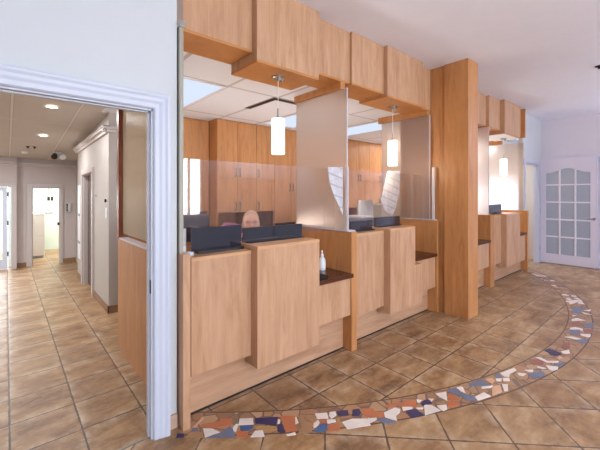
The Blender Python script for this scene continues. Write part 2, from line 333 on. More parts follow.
# light powers (W) and exposure
LW, LS, LL, LH, LT, LR, LF, LP, LU, LD, LG, EXPO = 92, 4, 5, 42, 130, 20, 38, 6.5, 84, 9.5, 60, 0.08
SHARDS = [('n', [(0.762,2.011), (0.782,2.039), (0.812,2.013), (0.802,1.982)]),
('b', [(0.802,1.982), (0.839,1.989), (0.902,1.958), (0.888,1.902)]),
('s', [(0.854,2.010), (0.875,2.028), (0.894,1.999), (0.888,1.979)]),
('w', [(0.919,1.981), (0.960,1.943), (0.982,1.883), (0.894,1.900)]),
('s', [(0.891,1.895), (0.976,1.871), (0.960,1.840)]),
('t', [(0.942,2.018), (1.030,1.974), (1.006,1.927), (0.983,1.935), (0.913,2.013)]),
('p', [(0.870,2.032), (0.962,2.090), (0.968,2.072), (0.886,2.024)]),
('t', [(1.041,1.996), (1.102,1.949), (1.071,1.894), (1.004,1.923)]),
('s', [(0.976,1.871), (1.025,1.886), (1.060,1.868), (1.030,1.780), (0.962,1.844)]),
('w', [(1.058,1.864), (1.095,1.886), (1.105,1.872), (1.058,1.823), (1.051,1.835)]),
('g', [(1.102,1.943), (1.132,1.924), (1.102,1.880), (1.076,1.890)]),
('w', [(1.137,1.913), (1.205,1.861), (1.176,1.810), (1.100,1.864)]),
('u', [(1.105,1.848), (1.169,1.804), (1.149,1.780), (1.108,1.783), (1.088,1.820)]),
('t', [(1.068,1.821), (1.118,1.777), (1.089,1.735), (1.032,1.778)]),
('w', [(1.150,1.753), (1.188,1.728), (1.167,1.673), (1.100,1.725)]),
('n', [(1.215,1.852), (1.335,1.765), (1.272,1.703), (1.226,1.767), (1.188,1.806)]),
('o', [(1.166,1.795), (1.270,1.705), (1.260,1.672), (1.202,1.722), (1.163,1.762)]),
('w', [(1.319,1.744), (1.328,1.735), (1.305,1.705), (1.293,1.715)]),
('n', [(1.290,1.706), (1.302,1.701), (1.259,1.644), (1.252,1.661)]),
('n', [(1.306,1.711), (1.315,1.697), (1.282,1.624), (1.251,1.639)]),
('t', [(1.352,1.766), (1.423,1.699), (1.377,1.643), (1.348,1.585), (1.286,1.620), (1.325,1.700)]),
('w', [(1.414,1.687), (1.424,1.685), (1.400,1.636), (1.376,1.638)]),
('w', [(1.273,1.604), (1.328,1.585), (1.318,1.564), (1.273,1.590)]),
('b', [(1.438,1.686), (1.472,1.670), (1.450,1.630), (1.455,1.575), (1.406,1.517), (1.363,1.542), (1.339,1.569), (1.387,1.592), (1.402,1.634)]),
('b', [(1.477,1.666), (1.523,1.619), (1.503,1.584), (1.463,1.575), (1.455,1.626)]),
('w', [(1.468,1.570), (1.513,1.572), (1.500,1.549), (1.477,1.538), (1.437,1.537)]),
('u', [(1.416,1.514), (1.493,1.537), (1.533,1.515), (1.491,1.473), (1.464,1.473)]),
('w', [(1.539,1.632), (1.606,1.587), (1.574,1.542), (1.517,1.585)]),
('w', [(1.623,1.580), (1.658,1.559), (1.635,1.529), (1.585,1.526), (1.594,1.557)]),
('t', [(1.518,1.572), (1.558,1.544), (1.534,1.520), (1.496,1.540)]),
('w', [(1.556,1.539), (1.599,1.504), (1.586,1.487), (1.532,1.509)]),
('t', [(1.530,1.499), (1.595,1.461), (1.548,1.418), (1.483,1.462)]),
('n', [(1.665,1.557), (1.683,1.542), (1.649,1.510), (1.640,1.524)]),
('o', [(1.617,1.512), (1.634,1.497), (1.605,1.471), (1.595,1.486)]),
('n', [(1.687,1.545), (1.731,1.514), (1.695,1.477), (1.645,1.507)]),
('n', [(1.758,1.497), (1.800,1.476), (1.775,1.435), (1.741,1.428), (1.710,1.460)]),
('t', [(1.812,1.465), (1.875,1.417), (1.855,1.386), (1.896,1.344), (1.854,1.314), (1.785,1.373), (1.771,1.419)]),
('w', [(1.612,1.459), (1.685,1.440), (1.761,1.374), (1.728,1.322), (1.589,1.394)]),
('w', [(1.767,1.375), (1.813,1.342), (1.797,1.331), (1.747,1.336), (1.739,1.349)]),
('s', [(1.814,1.335), (1.853,1.305), (1.875,1.238), (1.848,1.242), (1.805,1.279), (1.798,1.323)]),
('w', [(1.892,1.341), (1.993,1.323), (2.004,1.292), (1.977,1.274), (1.926,1.271), (1.886,1.238), (1.859,1.309)]),
('t', [(1.960,1.380), (2.076,1.339), (2.047,1.320), (1.952,1.359)]),
('t', [(2.067,1.332), (2.182,1.278), (2.118,1.237), (2.028,1.300)]),
('w', [(2.190,1.279), (2.208,1.247), (2.166,1.246), (2.162,1.257)]),
('n', [(2.164,1.233), (2.219,1.238), (2.251,1.218), (2.229,1.184), (2.156,1.211)]),
('w', [(2.259,1.227), (2.286,1.203), (2.245,1.196)]),
('w', [(2.357,1.225), (2.437,1.185), (2.338,1.128), (2.338,1.182)]),
('w', [(2.036,1.297), (2.090,1.251), (2.073,1.240), (2.007,1.271)]),
('w', [(2.100,1.230), (2.141,1.198), (2.121,1.191), (2.096,1.213)]),
('n', [(2.014,1.256), (2.087,1.230), (2.071,1.152), (1.980,1.192), (1.997,1.224)]),
('w', [(2.172,1.212), (2.208,1.173), (2.197,1.107), (2.074,1.150)]),
('w', [(2.229,1.148), (2.289,1.111), (2.244,1.085), (2.208,1.092), (2.210,1.114)]),
('s', [(2.472,1.189), (2.543,1.162), (2.527,1.125), (2.446,1.089), (2.455,1.121), (2.441,1.174)]),
('w', [(2.546,1.159), (2.582,1.149), (2.533,1.128)]),
('t', [(2.429,1.168), (2.443,1.123), (2.411,1.080), (2.341,1.125)]),
('t', [(2.324,1.117), (2.394,1.073), (2.359,1.050), (2.259,1.086)]),
('w', [(2.586,1.151), (2.589,1.131), (2.525,1.085), (2.527,1.125)]),
('s', [(2.514,1.119), (2.515,1.077), (2.521,1.017), (2.500,0.988), (2.442,1.046), (2.476,1.103)]),
('w', [(2.533,1.022), (2.640,1.002), (2.626,0.949), (2.502,0.989)]),
('s', [(2.669,1.124), (2.808,1.087), (2.784,1.006), (2.733,1.030), (2.641,1.109)]),
('w', [(2.701,1.043), (2.784,0.992), (2.741,0.991), (2.679,1.031)]),
('p', [(2.831,1.067), (2.896,1.040), (2.867,1.008), (2.805,1.007)]),
('p', [(2.761,0.991), (2.836,0.962), (2.743,0.914), (2.641,0.945)]),
('w', [(2.901,1.016), (2.945,0.988), (2.898,0.972), (2.871,0.995)]),
('s', [(2.979,1.047), (3.008,1.031), (2.970,0.986), (2.920,1.019)]),
('w', [(3.018,1.023), (3.201,0.980), (3.172,0.952), (3.070,0.968), (3.011,0.956), (2.992,0.986)]),
('w', [(2.953,0.981), (2.998,0.952), (2.952,0.931), (2.914,0.964)]),
('w', [(2.855,0.954), (2.889,0.925), (2.794,0.894), (2.768,0.909)]),
('w', [(3.149,0.993), (3.192,0.977), (3.166,0.951), (3.079,0.971)]),
('w', [(3.133,0.934), (3.171,0.881), (3.111,0.889), (3.099,0.913)]),
('w', [(3.227,0.911), (3.287,0.867), (3.243,0.855), (3.222,0.878)]),
('s', [(3.162,0.868), (3.253,0.851), (3.314,0.798), (3.248,0.775), (3.130,0.819)]),
('r', [(3.434,0.936), (3.536,0.895), (3.512,0.845), (3.444,0.836), (3.379,0.891)]),
('w', [(3.551,0.918), (3.581,0.892), (3.555,0.827), (3.627,0.764), (3.586,0.763), (3.515,0.825)]),
('w', [(3.385,0.864), (3.397,0.800), (3.361,0.816), (3.353,0.849)]),
('w', [(3.453,0.817), (3.499,0.744), (3.449,0.734), (3.389,0.754), (3.393,0.782)]),
('s', [(3.535,0.780), (3.627,0.723), (3.502,0.731)]),
('n', [(3.773,0.904), (3.854,0.889), (3.819,0.786), (3.780,0.782), (3.709,0.818)]),
('w', [(3.864,0.799), (3.958,0.759), (3.878,0.736), (3.838,0.757), (3.830,0.778)]),
('p', [(3.696,0.793), (3.750,0.783), (3.721,0.759), (3.664,0.772)]),
('r', [(4.038,0.828), (4.179,0.793), (4.016,0.762), (3.948,0.794)]),
('w', [(4.283,0.857), (4.347,0.809), (4.349,0.722), (4.296,0.752)]),
('s', [(4.281,0.765), (4.402,0.692), (4.276,0.680), (4.217,0.731)]),
('w', [(4.496,0.771), (4.566,0.694), (4.463,0.686), (4.448,0.747)]),
('r', [(4.653,0.773), (4.768,0.708), (4.607,0.692), (4.544,0.746)]),
('w', [(4.616,0.876), (4.685,0.846), (4.687,0.778), (4.632,0.773), (4.565,0.866)]),
('s', [(4.544,0.867), (4.629,0.793), (4.504,0.764), (4.402,0.835)]),
('s', [(4.876,0.801), (4.999,0.734), (4.786,0.711), (4.766,0.783)]),
('w', [(4.941,0.924), (5.050,0.893), (5.019,0.816), (4.887,0.909)]),
('r', [(4.849,0.902), (4.937,0.846), (4.769,0.817), (4.676,0.879)]),
('w', [(5.348,0.902), (5.311,0.798), (5.282,0.868)]),
('w', [(5.441,0.894), (5.555,0.844), (5.451,0.838)]),
('w', [(5.130,0.954), (5.154,0.912), (5.076,0.935)]),
('s', [(5.493,1.022), (5.570,0.905), (5.246,0.899), (5.225,0.963)]),
('w', [(5.760,1.115), (5.897,1.054), (5.808,1.017), (5.597,1.062)])]
CH = 3.02      # lobby ceiling
RC = 2.52      # reception ceiling
HC = 2.44      # hall ceiling

# ------------------------------------------------------------------ setting
struct('floor', M().box(-4.7, 9.6, -4.4, 11.3, -.1, 0), floor_m)
struct('ceiling_lobby', M().box(-4.7, 9.6, -4.4, 2.49, CH, CH+.1), ceil_lobby)
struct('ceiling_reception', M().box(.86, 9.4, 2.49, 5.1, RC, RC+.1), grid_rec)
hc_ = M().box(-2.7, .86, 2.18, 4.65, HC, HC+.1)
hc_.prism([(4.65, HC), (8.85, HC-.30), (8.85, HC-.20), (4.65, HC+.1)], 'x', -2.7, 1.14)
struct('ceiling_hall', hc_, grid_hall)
hz = lambda y: HC-.30*(max(y, 4.65)-4.65)/4.2
struct('ceiling_back_rooms', M().box(-2.7, 2.3, 8.85, 11.3, HC-.02, HC+.08).box(1.1, 2.3, 5.0, 8.85, HC-.02, HC+.08), wall_white)

# mosaic border of broken stone set in the floor
cols = {'w': (226, 216, 206), 'n': (58, 52, 92), 's': (104, 112, 134), 'u': (66, 96, 136), 't': (186, 110, 74), 'o': (174, 138, 84),
        'b': (162, 124, 90), 'g': (126, 116, 92), 'p': (204, 160, 128), 'r': (150, 92, 74)}
keys = list(cols); smats = [plain('mosaic_stone_'+['white', 'navy', 'slate', 'blue', 'terracotta', 'ochre', 'tan', 'green', 'peach', 'red'][i], cols[k], .35, var=.12) for i, k in enumerate(keys)]
mm = M()
for k, P in SHARDS:
    mm.cur = keys.index(k); mm.prism(P, 'z', .0002, .003+.00002*(len(mm.v) % 37))
# the far run of the arc, too small in the photo to read piece by piece
rr = random.Random(3)
a = math.atan2(.95-5.68, 5.75-4.2)
while a < math.atan2(2.0-5.68, 7.58-4.2):
    for lane in (0, 1):
        r0 = 4.79+lane*.105+rr.uniform(0, .03); r1 = r0+rr.uniform(.06, .09); da = rr.uniform(.012, .021)
        r1 = min(r1, 4.995)
        if rr.random() < .8:
            mm.cur = keys.index(rr.choice('wwwssrptnw'))
            q = [(r0, a+rr.uniform(0, .006)), (r1, a+rr.uniform(-.003, .006)), (r1-rr.uniform(0, .02), a+da), (r0+rr.uniform(0, .02), a+da-rr.uniform(0, .006))]
            mm.prism([(4.2+r*math.cos(t), 5.68+r*math.sin(t)) for r, t in q], 'z', .0002, .003)
    a += .023
struct('trim_1', mm, smats)

# lobby walls (the windows of the street side are behind the camera)
w = M()
w.box(-4.7, -1.25, 2.11, 2.18, 0, CH).box(.655, .805, 2.11, 2.18, 0, CH).box(-1.25, .655, 2.11, 2.18, 1.95, CH)
struct('wall_left', w, wall_lobby)
w = M(); w.box(7.50, 7.62, 2.15, 2.22, 0, CH).box(8.45, 8.75, 2.15, 2.22, 0, CH).box(7.62, 8.45, 2.15, 2.22, 2.06, CH)
struct('wall_right', w, wall_lobby)
struct('wall_far', M().box(8.72, 8.85, -4.4, 2.15, 0, CH), wall_far_m)
def wall_windows(name, axis, c0, c1, lo, hi, wins, mat):
    w = M(); z0, z1 = .85, 2.55
    def bx(a, b, za, zb):
        (w.box(a, b, c0, c1, za, zb) if axis == 'x' else w.box(c0, c1, a, b, za, zb))
    bx(lo, hi, 0, z0); bx(lo, hi, z1, CH)
    e = lo
    for a, b in wins: bx(e, a, z0, z1); e = b
    bx(e, hi, z0, z1)
    struct(name, w, mat)
street = [(-1.0, .7), (1.0, 2.9), (3.3, 4.05)]
wall_windows('wall_back', 'x', -4.4, -4.2, -4.7, 8.85, street, wall_lobby)
wall_windows('wall_side', 'y', -4.7, -4.5, -4.2, 2.11, [(-3.4, -1.4), (-.8, 1.2)], wall_lobby)
pane_m = clear_glass('window_glass', (248, 250, 250))
for i, (a, b) in enumerate(street):
    f = M(); 
    for x in (a, b-.05): f.box(x, x+.05, -4.35, -4.25, .85, 2.55)
    f.box(a, b, -4.35, -4.25, .85, .9).box(a, b, -4.35, -4.25, 2.5, 2.55).box((a+b)/2-.02, (a+b)/2+.02, -4.34, -4.26, .9, 2.5)
    wf = struct('window_%d' % (i+1), f, trim_m)
    build('window_pane', M().box(a+.05, b-.05, -4.302, -4.298, .9, 2.5), pane_m, wf)
for i, (a, b) in enumerate([(-3.4, -1.4), (-.8, 1.2)]):
    f = M()
    for y in (a, b-.05): f.box(-4.65, -4.55, y, y+.05, .85, 2.55)
    f.box(-4.65, -4.55, a, b, .85, .9).box(-4.65, -4.55, a, b, 2.5, 2.55)
    wf = struct('window_%d' % (i+4), f, trim_m)
    build('window_pane', M().box(-4.602, -4.598, a+.05, b-.05, .9, 2.5), pane_m, wf)

# doorway from lobby to hall: moulded casing, mitred
prof = [(0, 2.11), (0, 2.078), (.008, 2.070), (.030, 2.068), (.046, 2.062), (.062, 2.060), (.076, 2.054), (.086, 2.053), (.092, 2.058), (.092, 2.11)]
n = len(prof)
m = M()
m.add([(.655+t, y, 0) for t, y in prof]+[(.655+t, y, 1.95+t) for t, y in prof],
      [list(range(n))[::-1], list(range(n, 2*n))]+[(i, (i+1) % n, (i+1) % n+n, i+n) for i in range(n)])
m.add([(-1.25-t, y, 1.95+t) for t, y in prof]+[(.655+t, y, 1.95+t) for t, y in prof],
      [list(range(n))[::-1], list(range(n, 2*n))]+[(i, (i+1) % n, (i+1) % n+n, i+n) for i in range(n)])
m.add([(-1.25-t, y, 0) for t, y in prof]+[(-1.25-t, y, 1.95+t) for t, y in prof],
      [list(range(n))[::-1], list(range(n, 2*n))]+[(i, (i+1) % n, (i+1) % n+n, i+n) for i in range(n)])
struct('trim_2', m, trim_m)
m = M().box(.646, .655, 2.09, 2.18, 0, 1.95).box(-1.25, .655, 2.09, 2.18, 1.941, 1.95)
m.box(.640, .646, 2.125, 2.15, 0, 1.941).box(-1.25, .646, 2.125, 2.15, 1.934, 1.941)
j = struct('door_1', m, trim_m)
build('strike_plate', M().box(.6445, .6462, 2.095, 2.118, .86, .94), dark_metal, j)
build('threshold', M().box(-1.25, .64, 2.118, 2.128, 0, .004), chrome, j)
struct('baseboard_left', M().box(.749, .805, 2.098, 2.11, 0, .085), plain('tile_base', (190, 160, 138), .5, var=.15))

# hall
struct('wall_hall_left', M().box(-2.75, -2.6, 2.18, 8.5, 0, HC), wall_hall)
w = M().box(.94, 1.06, 4.75, 5.64, 0, HC).box(.94, 1.06, 6.44, 7.02, 0, HC).box(.94, 1.06, 5.64, 6.44, 1.76, HC).box(1.13, 1.2, 6.9, 8.70, 0, HC).box(.94, 1.15, 4.645, 4.75, 0, HC)
struct('wall_hall_right', w, wall_hall)
w = M().box(.154, .388, 8.70, 8.82, 0, HC).box(.85, 1.2, 8.70, 8.82, 0, HC).box(.388, .85, 8.70, 8.82, 1.575, HC)
w.box(-.9, .154, 8.60, 8.72, 1.60, HC).box(.10, .154, 8.60, 8.82, 0, 1.60).box(-2.7, -.78, 8.50, 8.62, 0, HC)
struct('wall_hall_back', w, wall_hall_far)
# casings in the hall
m = M().box(.915, .94, 5.56, 5.64, 0, 1.76).box(.915, .94, 6.44, 6.52, 0, 1.76).box(.915, .94, 5.56, 6.52, 1.76, 1.84)
m.box(.94, 1.06, 5.64, 5.655, 0, 1.76).box(.94, 1.06, 6.425, 6.44, 0, 1.76).box(.94, 1.06, 5.655, 6.425, 1.745, 1.76)
d4 = struct('door_4', m, trim_hall, .004)
build('door_panel', M().box(1.0, 1.03, 5.655, 6.425, 0, 1.745), plain('dark_brown_door', (92, 76, 68), .5), d4)
build('door_lever', M().tube([(1.0, 5.72, .86), (.96, 5.72, .86), (.96, 5.82, .86)], .009, 10), dark_metal, d4)
m = M().box(.30, .388, 8.675, 8.70, 0, 1.575).box(.85, .90, 8.675, 8.70, 0, 1.575).box(.30, .90, 8.675, 8.70, 1.575, 1.665)
m.box(.388, .40, 8.70, 8.82, 0, 1.575).box(.838, .85, 8.70, 8.82, 0, 1.575).box(.40, .838, 8.70, 8.82, 1.565, 1.575)
struct('trim_4', m, trim_hall, .004)
m = M().box(.07, .15, 8.575, 8.60, 0, 1.66).box(-.78, .07, 8.575, 8.60, 1.585, 1.66).box(-.86, -.78, 8.575, 8.60, 0, 1.66)
struct('trim_5', m, trim_hall, .004)
# cornice: stepped moulding
def cprof(d, z): return [(0, z-.075), (d*.35, z-.07), (d*.4, z-.045), (d*.8, z-.03), (d*.85, z-.012), (d, z-.01), (d, z), (0, z)]
m = M()
cp = cprof(.075, 2.27)
cq = cprof(.075, 2.225)
m.add([(.94-a, 4.57, z) for a, z in cp]+[(.94-a, 7.05, z) for a, z in cq], [list(range(8))[::-1], list(range(8, 16))]+[(i, (i+1) % 8, (i+1) % 8+8, i+8) for i in range(8)])
m.prism([(4.645-a, z) for a, z in cp], 'x', .87, 1.15)
struct('trim_6', m, trim_hall)
m = M(); m.prism([(8.70-a, z) for a, z in cprof(.06, 2.07)], 'x', .15, 1.13)
m.prism([(8.60-a, z) for a, z in cprof(.06, 2.07)], 'x', -2.6, .15)
struct('trim_7', m, trim_hall)
tile_base = plain('hall_tile_base', (142, 108, 78), .5, var=.12)
m = M().box(.928, .94, 4.633, 5.56, 0, .09).box(.928, .94, 6.52, 7.02, 0, .09).box(.928, 1.15, 4.633, 4.645, 0, .09)
m.box(.154, .30, 8.688, 8.70, 0, .09).box(.90, 1.13, 8.688, 8.70, 0, .09)
struct('baseboard_hall', m, tile_base)

# bright treatment room behind the hall
w = M().box(.0, 2.3, 11.0, 11.1, 0, HC-.02).box(2.2, 2.3, 8.82, 11.0, 0, HC-.02).box(.02, .12, 8.82, 11.0, 0, HC-.02).box(1.06, 2.2, 8.82, 8.9, 0, HC-.02)
struct('wall_treatment', w, wall_green)
struct('wall_side_room', M().box(-2.7, .0, 11.0, 11.1, 0, HC-.02).box(-2.75, -2.65, 8.6, 11.0, 0, HC-.02), wall_white)

# reception room shell
struct('wall_reception_back', M().box(1.15, 9.3, 5.0, 5.1, 0, RC), wall_tan)
struct('wall_reception_end', M().box(9.2, 9.3, 2.22, 5.0, 0, RC), wall_tan)
struct('baseboard_right', M().box(8.0, 9.2, 4.985, 5.0, 0, .09), tile_base)
wf = struct('window_6', M().box(9.17, 9.2, 2.70, 2.76, .84, 1.80).box(9.17, 9.2, 4.04, 4.10, .84, 1.80).box(9.17, 9.2, 2.76, 4.04, .84, .90).box(9.17, 9.2, 2.76, 4.04, 1.74, 1.80).box(9.17, 9.2, 3.38, 3.42, .90, 1.74), trim_m)
build('window_pane', M().box(9.185, 9.195, 2.76, 4.04, .90, 1.74), emit('daylit_obscured_pane', (214, 230, 255), 6.0), wf)
# doorway beyond the second counter
m = M().box(7.55, 7.62, 2.128, 2.15, 0, 2.06).box(8.45, 8.53, 2.128, 2.15, 0, 2.06).box(7.55, 8.53, 2.128, 2.15, 2.06, 2.14)
m.box(8.437, 8.45, 2.15, 2.22, 0, 2.06).box(7.62, 7.633, 2.15, 2.22, 0, 2.06).box(7.633, 8.437, 2.15, 2.22, 2.047, 2.06)
struct('door_2', m, trim_m, .004)
m = M().box(8.70, 8.72, .28, .36, 0, 2.08).box(8.70, 8.72, 1.22, 1.30, 0, 2.08).box(8.70, 8.72, .28, 1.30, 2.08, 2.17)
dd = struct('door_3', m, trim_m, .004)
build('door_panel', M().box(8.708, 8.72, .36, 1.22, 0, 2.08), door_m, dd)

# ------------------------------------------------------------------ glazed partition between hall and reception
t = thing('glazed_partition', 'long partition beside the hall, maple panel below and frosted glass above', 'partition', (.83, 2.9, 0))
build('lower_panel', M().box(.80, .86, 2.31, 3.57, 0, 1.03), wood_cab, t, .002)
build('end_post', M().box(.79, .87, 3.50, 3.58, 1.03, HC), wood_red, t, .002)
build('sill', M().box(.795, .865, 2.30, 3.50, 1.03, 1.045), rubber_cap, t, .001)
build('glass', M().box(.826, .838, 2.16, 3.50, 1.08, HC), frosted('hall_partition_glass', (240, 232, 216), .6, .35), t)
build('front_channel', M().box(.812, .838, 2.085, 2.16, 1.08, 2.50), plain('pale_green_grey_channel', (158, 152, 138), .45, .1), t, .002)
build('clip', M().box(.807, .845, 2.07, 2.105, 2.49, 2.53), chrome, t, .004)

# ------------------------------------------------------------------ counters
def counter(t, x0, fins, boxes, lows, ledges, plinths, carc):
    for f in fins: build(f[0], M().box(*f[1]), f[2], t, .002)
    for p in plinths:
        build('plinth', M().box(*p), wood_h, t, .0015)
        build('toe_shadow', M().box(p[0], p[1], p[2]-.004, p[2], 0, .012), black_matte, t)  # black strip drawn in for the shadow line under the plinth
    for i, (a, b, y, z0, z1) in enumerate(boxes):
        q = build('front_box', M().box(a, b, y, 2.16, z0, z1-.022), wood_v if i % 2 else wood_v2, t, .0015)
        build('box_top', M().box(a, b, y-.002, 2.31, z1-.022, z1), wood_top, q, .0015)
    for a, b, y, z0, z1 in lows: build('low_front', M().box(a, b, y, 2.16, z0, z1), wood_v, t, .0015)
    for a, b, y0, y1, z in ledges: build('ledge', M().box(a, b, y0, y1, z-.035, z), ledge_m, t, .002)
    for c in carc: build('carcass', M().box(*c), wood_cab, t)
t = thing('reception_counter', 'near maple reception counter with two stepped stations, left of the column', 'counter', (2.4, 2.16, 0))
counter(t, 0,
    [('end_panel', (.814, .861, 2.032, 2.30, 0, 1.08), wood_v),
     ('divider_panel', (2.40, 2.475, 2.055, 2.86, 0, 1.10), wood_cab),
     ('divider_sill', (2.385, 2.48, 2.075, 2.87, 1.10, 1.112), rubber_cap),
     ('divider_panel', (3.99, 4.028, 2.055, 2.90, 0, 1.125), wood_cab),
     ('divider_sill', (3.985, 4.028, 2.075, 2.91, 1.125, 1.137), rubber_cap)],
    [(.886, 1.332, 2.08, .29, 1.045), (1.332, 1.937, 2.0, .22, 1.08), (2.475, 2.932, 2.08, .30, 1.076), (2.932, 3.40, 2.0, .234, 1.096)],
    [(1.937, 2.40, 2.068, .335, .685), (3.40, 3.545, 2.0, .234, .672), (3.545, 4.0, 2.08, .305, .685), (.861, .886, 2.10, .29, 1.045)],
    [(1.937, 2.40, 2.03, 2.80, .722), (3.40, 3.99, 2.05, 2.80, .722)],
    [(.861, 2.40, 2.16, 2.18, 0, .30), (2.475, 4.0, 2.18, 2.20, 0, .31)],
    [(.861, 1.937, 2.18, 2.30, .0, 1.023), (1.937, 2.40, 2.16, 2.30, .29, .687), (2.475, 3.40, 2.16, 2.30, .29, 1.054), (3.40, 4.0, 2.16, 2.30, .29, .687)])
t = thing('reception_counter', 'far maple reception counter with grey ledge, right of the column', 'counter', (5.9, 2.16, 0))
counter(t, 0,
    [('divider_panel', (5.68, 5.83, 2.06, 2.86, 0, 1.12), wood_cab),
     ('end_panel', (7.42, 7.495, 2.05, 2.86, 0, 1.135), wood_cab),
     ('end_panel', (4.302, 4.34, 2.06, 2.86, 0, 1.12), wood_cab)],
    [(5.83, 6.19, 2.08, .315, 1.10), (6.19, 6.85, 2.0, .255, 1.12)],
    [(4.34, 5.68, 2.08, .32, .69), (6.85, 7.11, 2.0, .255, .69), (7.11, 7.42, 2.08, .278, .69)],
    [(4.34, 5.68, 2.05, 2.80, .735), (6.85, 7.42, 2.05, 2.80, .725)],
    [(4.34, 5.68, 2.16, 2.18, 0, .33), (5.83, 7.42, 2.16, 2.18, 0, .33)],
    [(5.83, 6.85, 2.18, 2.30, 0, 1.07), (4.34, 5.68, 2.16, 2.30, .3, .69), (6.85, 7.42, 2.16, 2.30, .3, .69)])

# ------------------------------------------------------------------ column and bulkheads
t = thing('wooden_column', 'full-height square maple column between the two counters', 'column', (4.14, 1.9, 0))
build('column_shaft', M().box(4.03, 4.30, 1.70, 1.985, 0, CH), wood_cab, t, .002)
build('side_post', M().box(4.052, 4.30, 1.985, 2.60, 0, CH), wood_cab, t, .002)

def bulk(label, X, Ys):
    t = thing('bulkhead', label, 'bulkhead', ((X[0][0]+X[-1][1])/2, 2.3, 2.43))
    for i, (a, b, y, z) in enumerate(X):
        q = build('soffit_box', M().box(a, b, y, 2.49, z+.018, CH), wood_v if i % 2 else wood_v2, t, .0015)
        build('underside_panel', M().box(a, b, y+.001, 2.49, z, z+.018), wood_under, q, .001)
    return t
t = bulk('near stepped maple bulkhead hanging from the ceiling above the near counter',
    [(.872, 1.401, 2.176, 2.515), (1.401, 2.037, 2.11, 2.43), (2.037, 2.526, 2.186, 2.518), (2.526, 3.04, 2.158, 2.51), (3.04, 3.76, 2.11, 2.478), (3.76, 4.045, 2.17, 2.49)], None)
build('glass_rail', M().box(2.40, 2.46, 2.19, 2.88, 2.45, RC), wood_cab, t, .001)
build('glass_rail', M().box(3.98, 4.045, 2.18, 2.92, 2.44, RC), wood_cab, t, .001)
t = bulk('far stepped maple bulkhead above the far counter, behind the column',
    [(4.30, 5.80, 2.17, 2.535), (5.80, 6.25, 2.12, 2.515), (6.25, 7.02, 2.05, 2.455), (7.02, 7.22, 2.10, 2.50)], None)
build('end_panel', M().box(7.22, 7.255, 2.03, 2.49, 2.49, CH), wood_cab, t, .001)
build('white_underside', M().box(6.27, 7.02, 2.07, 2.47, 2.449, 2.455), white_plastic, t)
build('glass_rail', M().box(7.42, 7.48, 2.49, 2.90, 2.43, RC), wood_cab, t, .001)

# ------------------------------------------------------------------ glass dividers and acrylic guards
def divider(x, y0, y1, z0, z1, label):
    t = thing('glass_divider', label, 'glass divider', (x, (y0+y1)/2, z0))
    build('frosted_glass', M().box(x-.005, x+.005, y0, y1, z0, z1), frost, t)
    build('polished_edge', M().box(x-.006, x+.006, y0-.008, y0, z0, z1), rubber_cap, t)
    return t
divider(2.43, 2.14, 2.87, 1.112, 2.45, 'frosted glass divider between the two near counter stations')
divider(4.012, 2.165, 2.88, 1.137, 2.44, 'frosted glass divider beside the wooden column, behind the second hanging lamp')
divider(5.76, 2.12, 2.86, 1.12, 2.515, 'narrow frosted glass divider seen just right of the column')
divider(7.45, 2.12, 2.86, 1.135, 2.43, 'brightly backlit frosted glass divider behind the far hanging lamp')

tw = NT('reflection_acrylic'); g_ = tw.n('ShaderNodeNewGeometry'); s_p = tw.n('ShaderNodeSeparateXYZ'); tw.t.links.new(g_.outputs['Position'], s_p.inputs[0])
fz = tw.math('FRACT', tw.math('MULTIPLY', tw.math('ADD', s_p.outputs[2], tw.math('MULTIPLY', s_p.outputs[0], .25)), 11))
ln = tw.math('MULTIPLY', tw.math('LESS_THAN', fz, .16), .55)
reflection_m = tw.done(tw.bsdf(tw.mix(ln, tw.mix(tw.noise(tw.coord(), 22, 3), lin((176, 172, 176)), lin((232, 228, 232))), lin((150, 140, 146))), .25, coat=.3))  # window reflection painted as grey siding lines on white
def guard(label, x0, x1, zt):
    t = thing('acrylic_guard', label, 'sneeze guard', ((x0+x1)/2, 2.25, 1.09))
    build('acrylic_sheet', M().box(x0, x1, 2.248, 2.252, 1.10, zt), plexi, t)
    for x in (x0+.1, (x0+x1)/2-.1):
        pass
    return t
t = guard('clear acrylic guard standing on the counter station nearest the doorway', .90, 2.38, 1.69)
build('edge_strip', M().box(2.385, 2.40, 2.09, 2.12, 1.112, 1.70), rubber_cap, t, .002)
reflection_shape = M().prism([(2.188, 1.695), (2.384, 1.70), (2.384, 1.25), (2.365, 1.28), (2.306, 1.376), (2.268, 1.43), (2.24, 1.486), (2.215, 1.54), (2.201, 1.594)], 'y', 2.148, 2.152)  # pale sheet cut to the outline of a window reflection
build('curved_reflection', reflection_shape, reflection_m, t)
t = guard('clear acrylic guard standing on the station beside the column', 2.49, 3.98, 1.69)
reflection_shape = M().prism([(3.55, 1.734), (3.817, 1.744), (3.797, 1.484), (3.717, 1.274), (3.629, 1.164), (3.48, 1.26), (3.41, 1.38), (3.48, 1.565)], 'y', 2.46, 2.464)
build('curved_reflection', reflection_shape, reflection_m, t)
build('edge_strip', M().box(3.985, 4.0, 2.09, 2.12, 1.137, 1.78), rubber_cap, t, .002)

# black countertop screens
def screen(label, x0, x1, z0, z1, zb, y=2.20):
    t = thing('countertop_screen', label, 'screen', ((x0+x1)/2, y, zb), 'black screens on the near counter')
    build('screen_panel', M().box(x0, x1, y-.006, y+.006, z0, z1), black_gloss, t, .002)
    build('foot', M().box(x0+.04, x1+.012, y-.028, y+.04, zb, z0), black_matte, t, .002)
screen('glossy black screen on the station nearest the doorway', .935, 1.318, 1.065, 1.222, 1.045)
screen('long glossy black screen on the tallest box left of the sanitizer', 1.332, 1.918, 1.086, 1.196, 1.08)
screen('short glossy black screen just right of the frosted divider', 2.555, 2.89, 1.088, 1.178, 1.076)
screen('glossy black screen on the protruding box left of the column', 2.94, 3.40, 1.103, 1.20, 1.096)

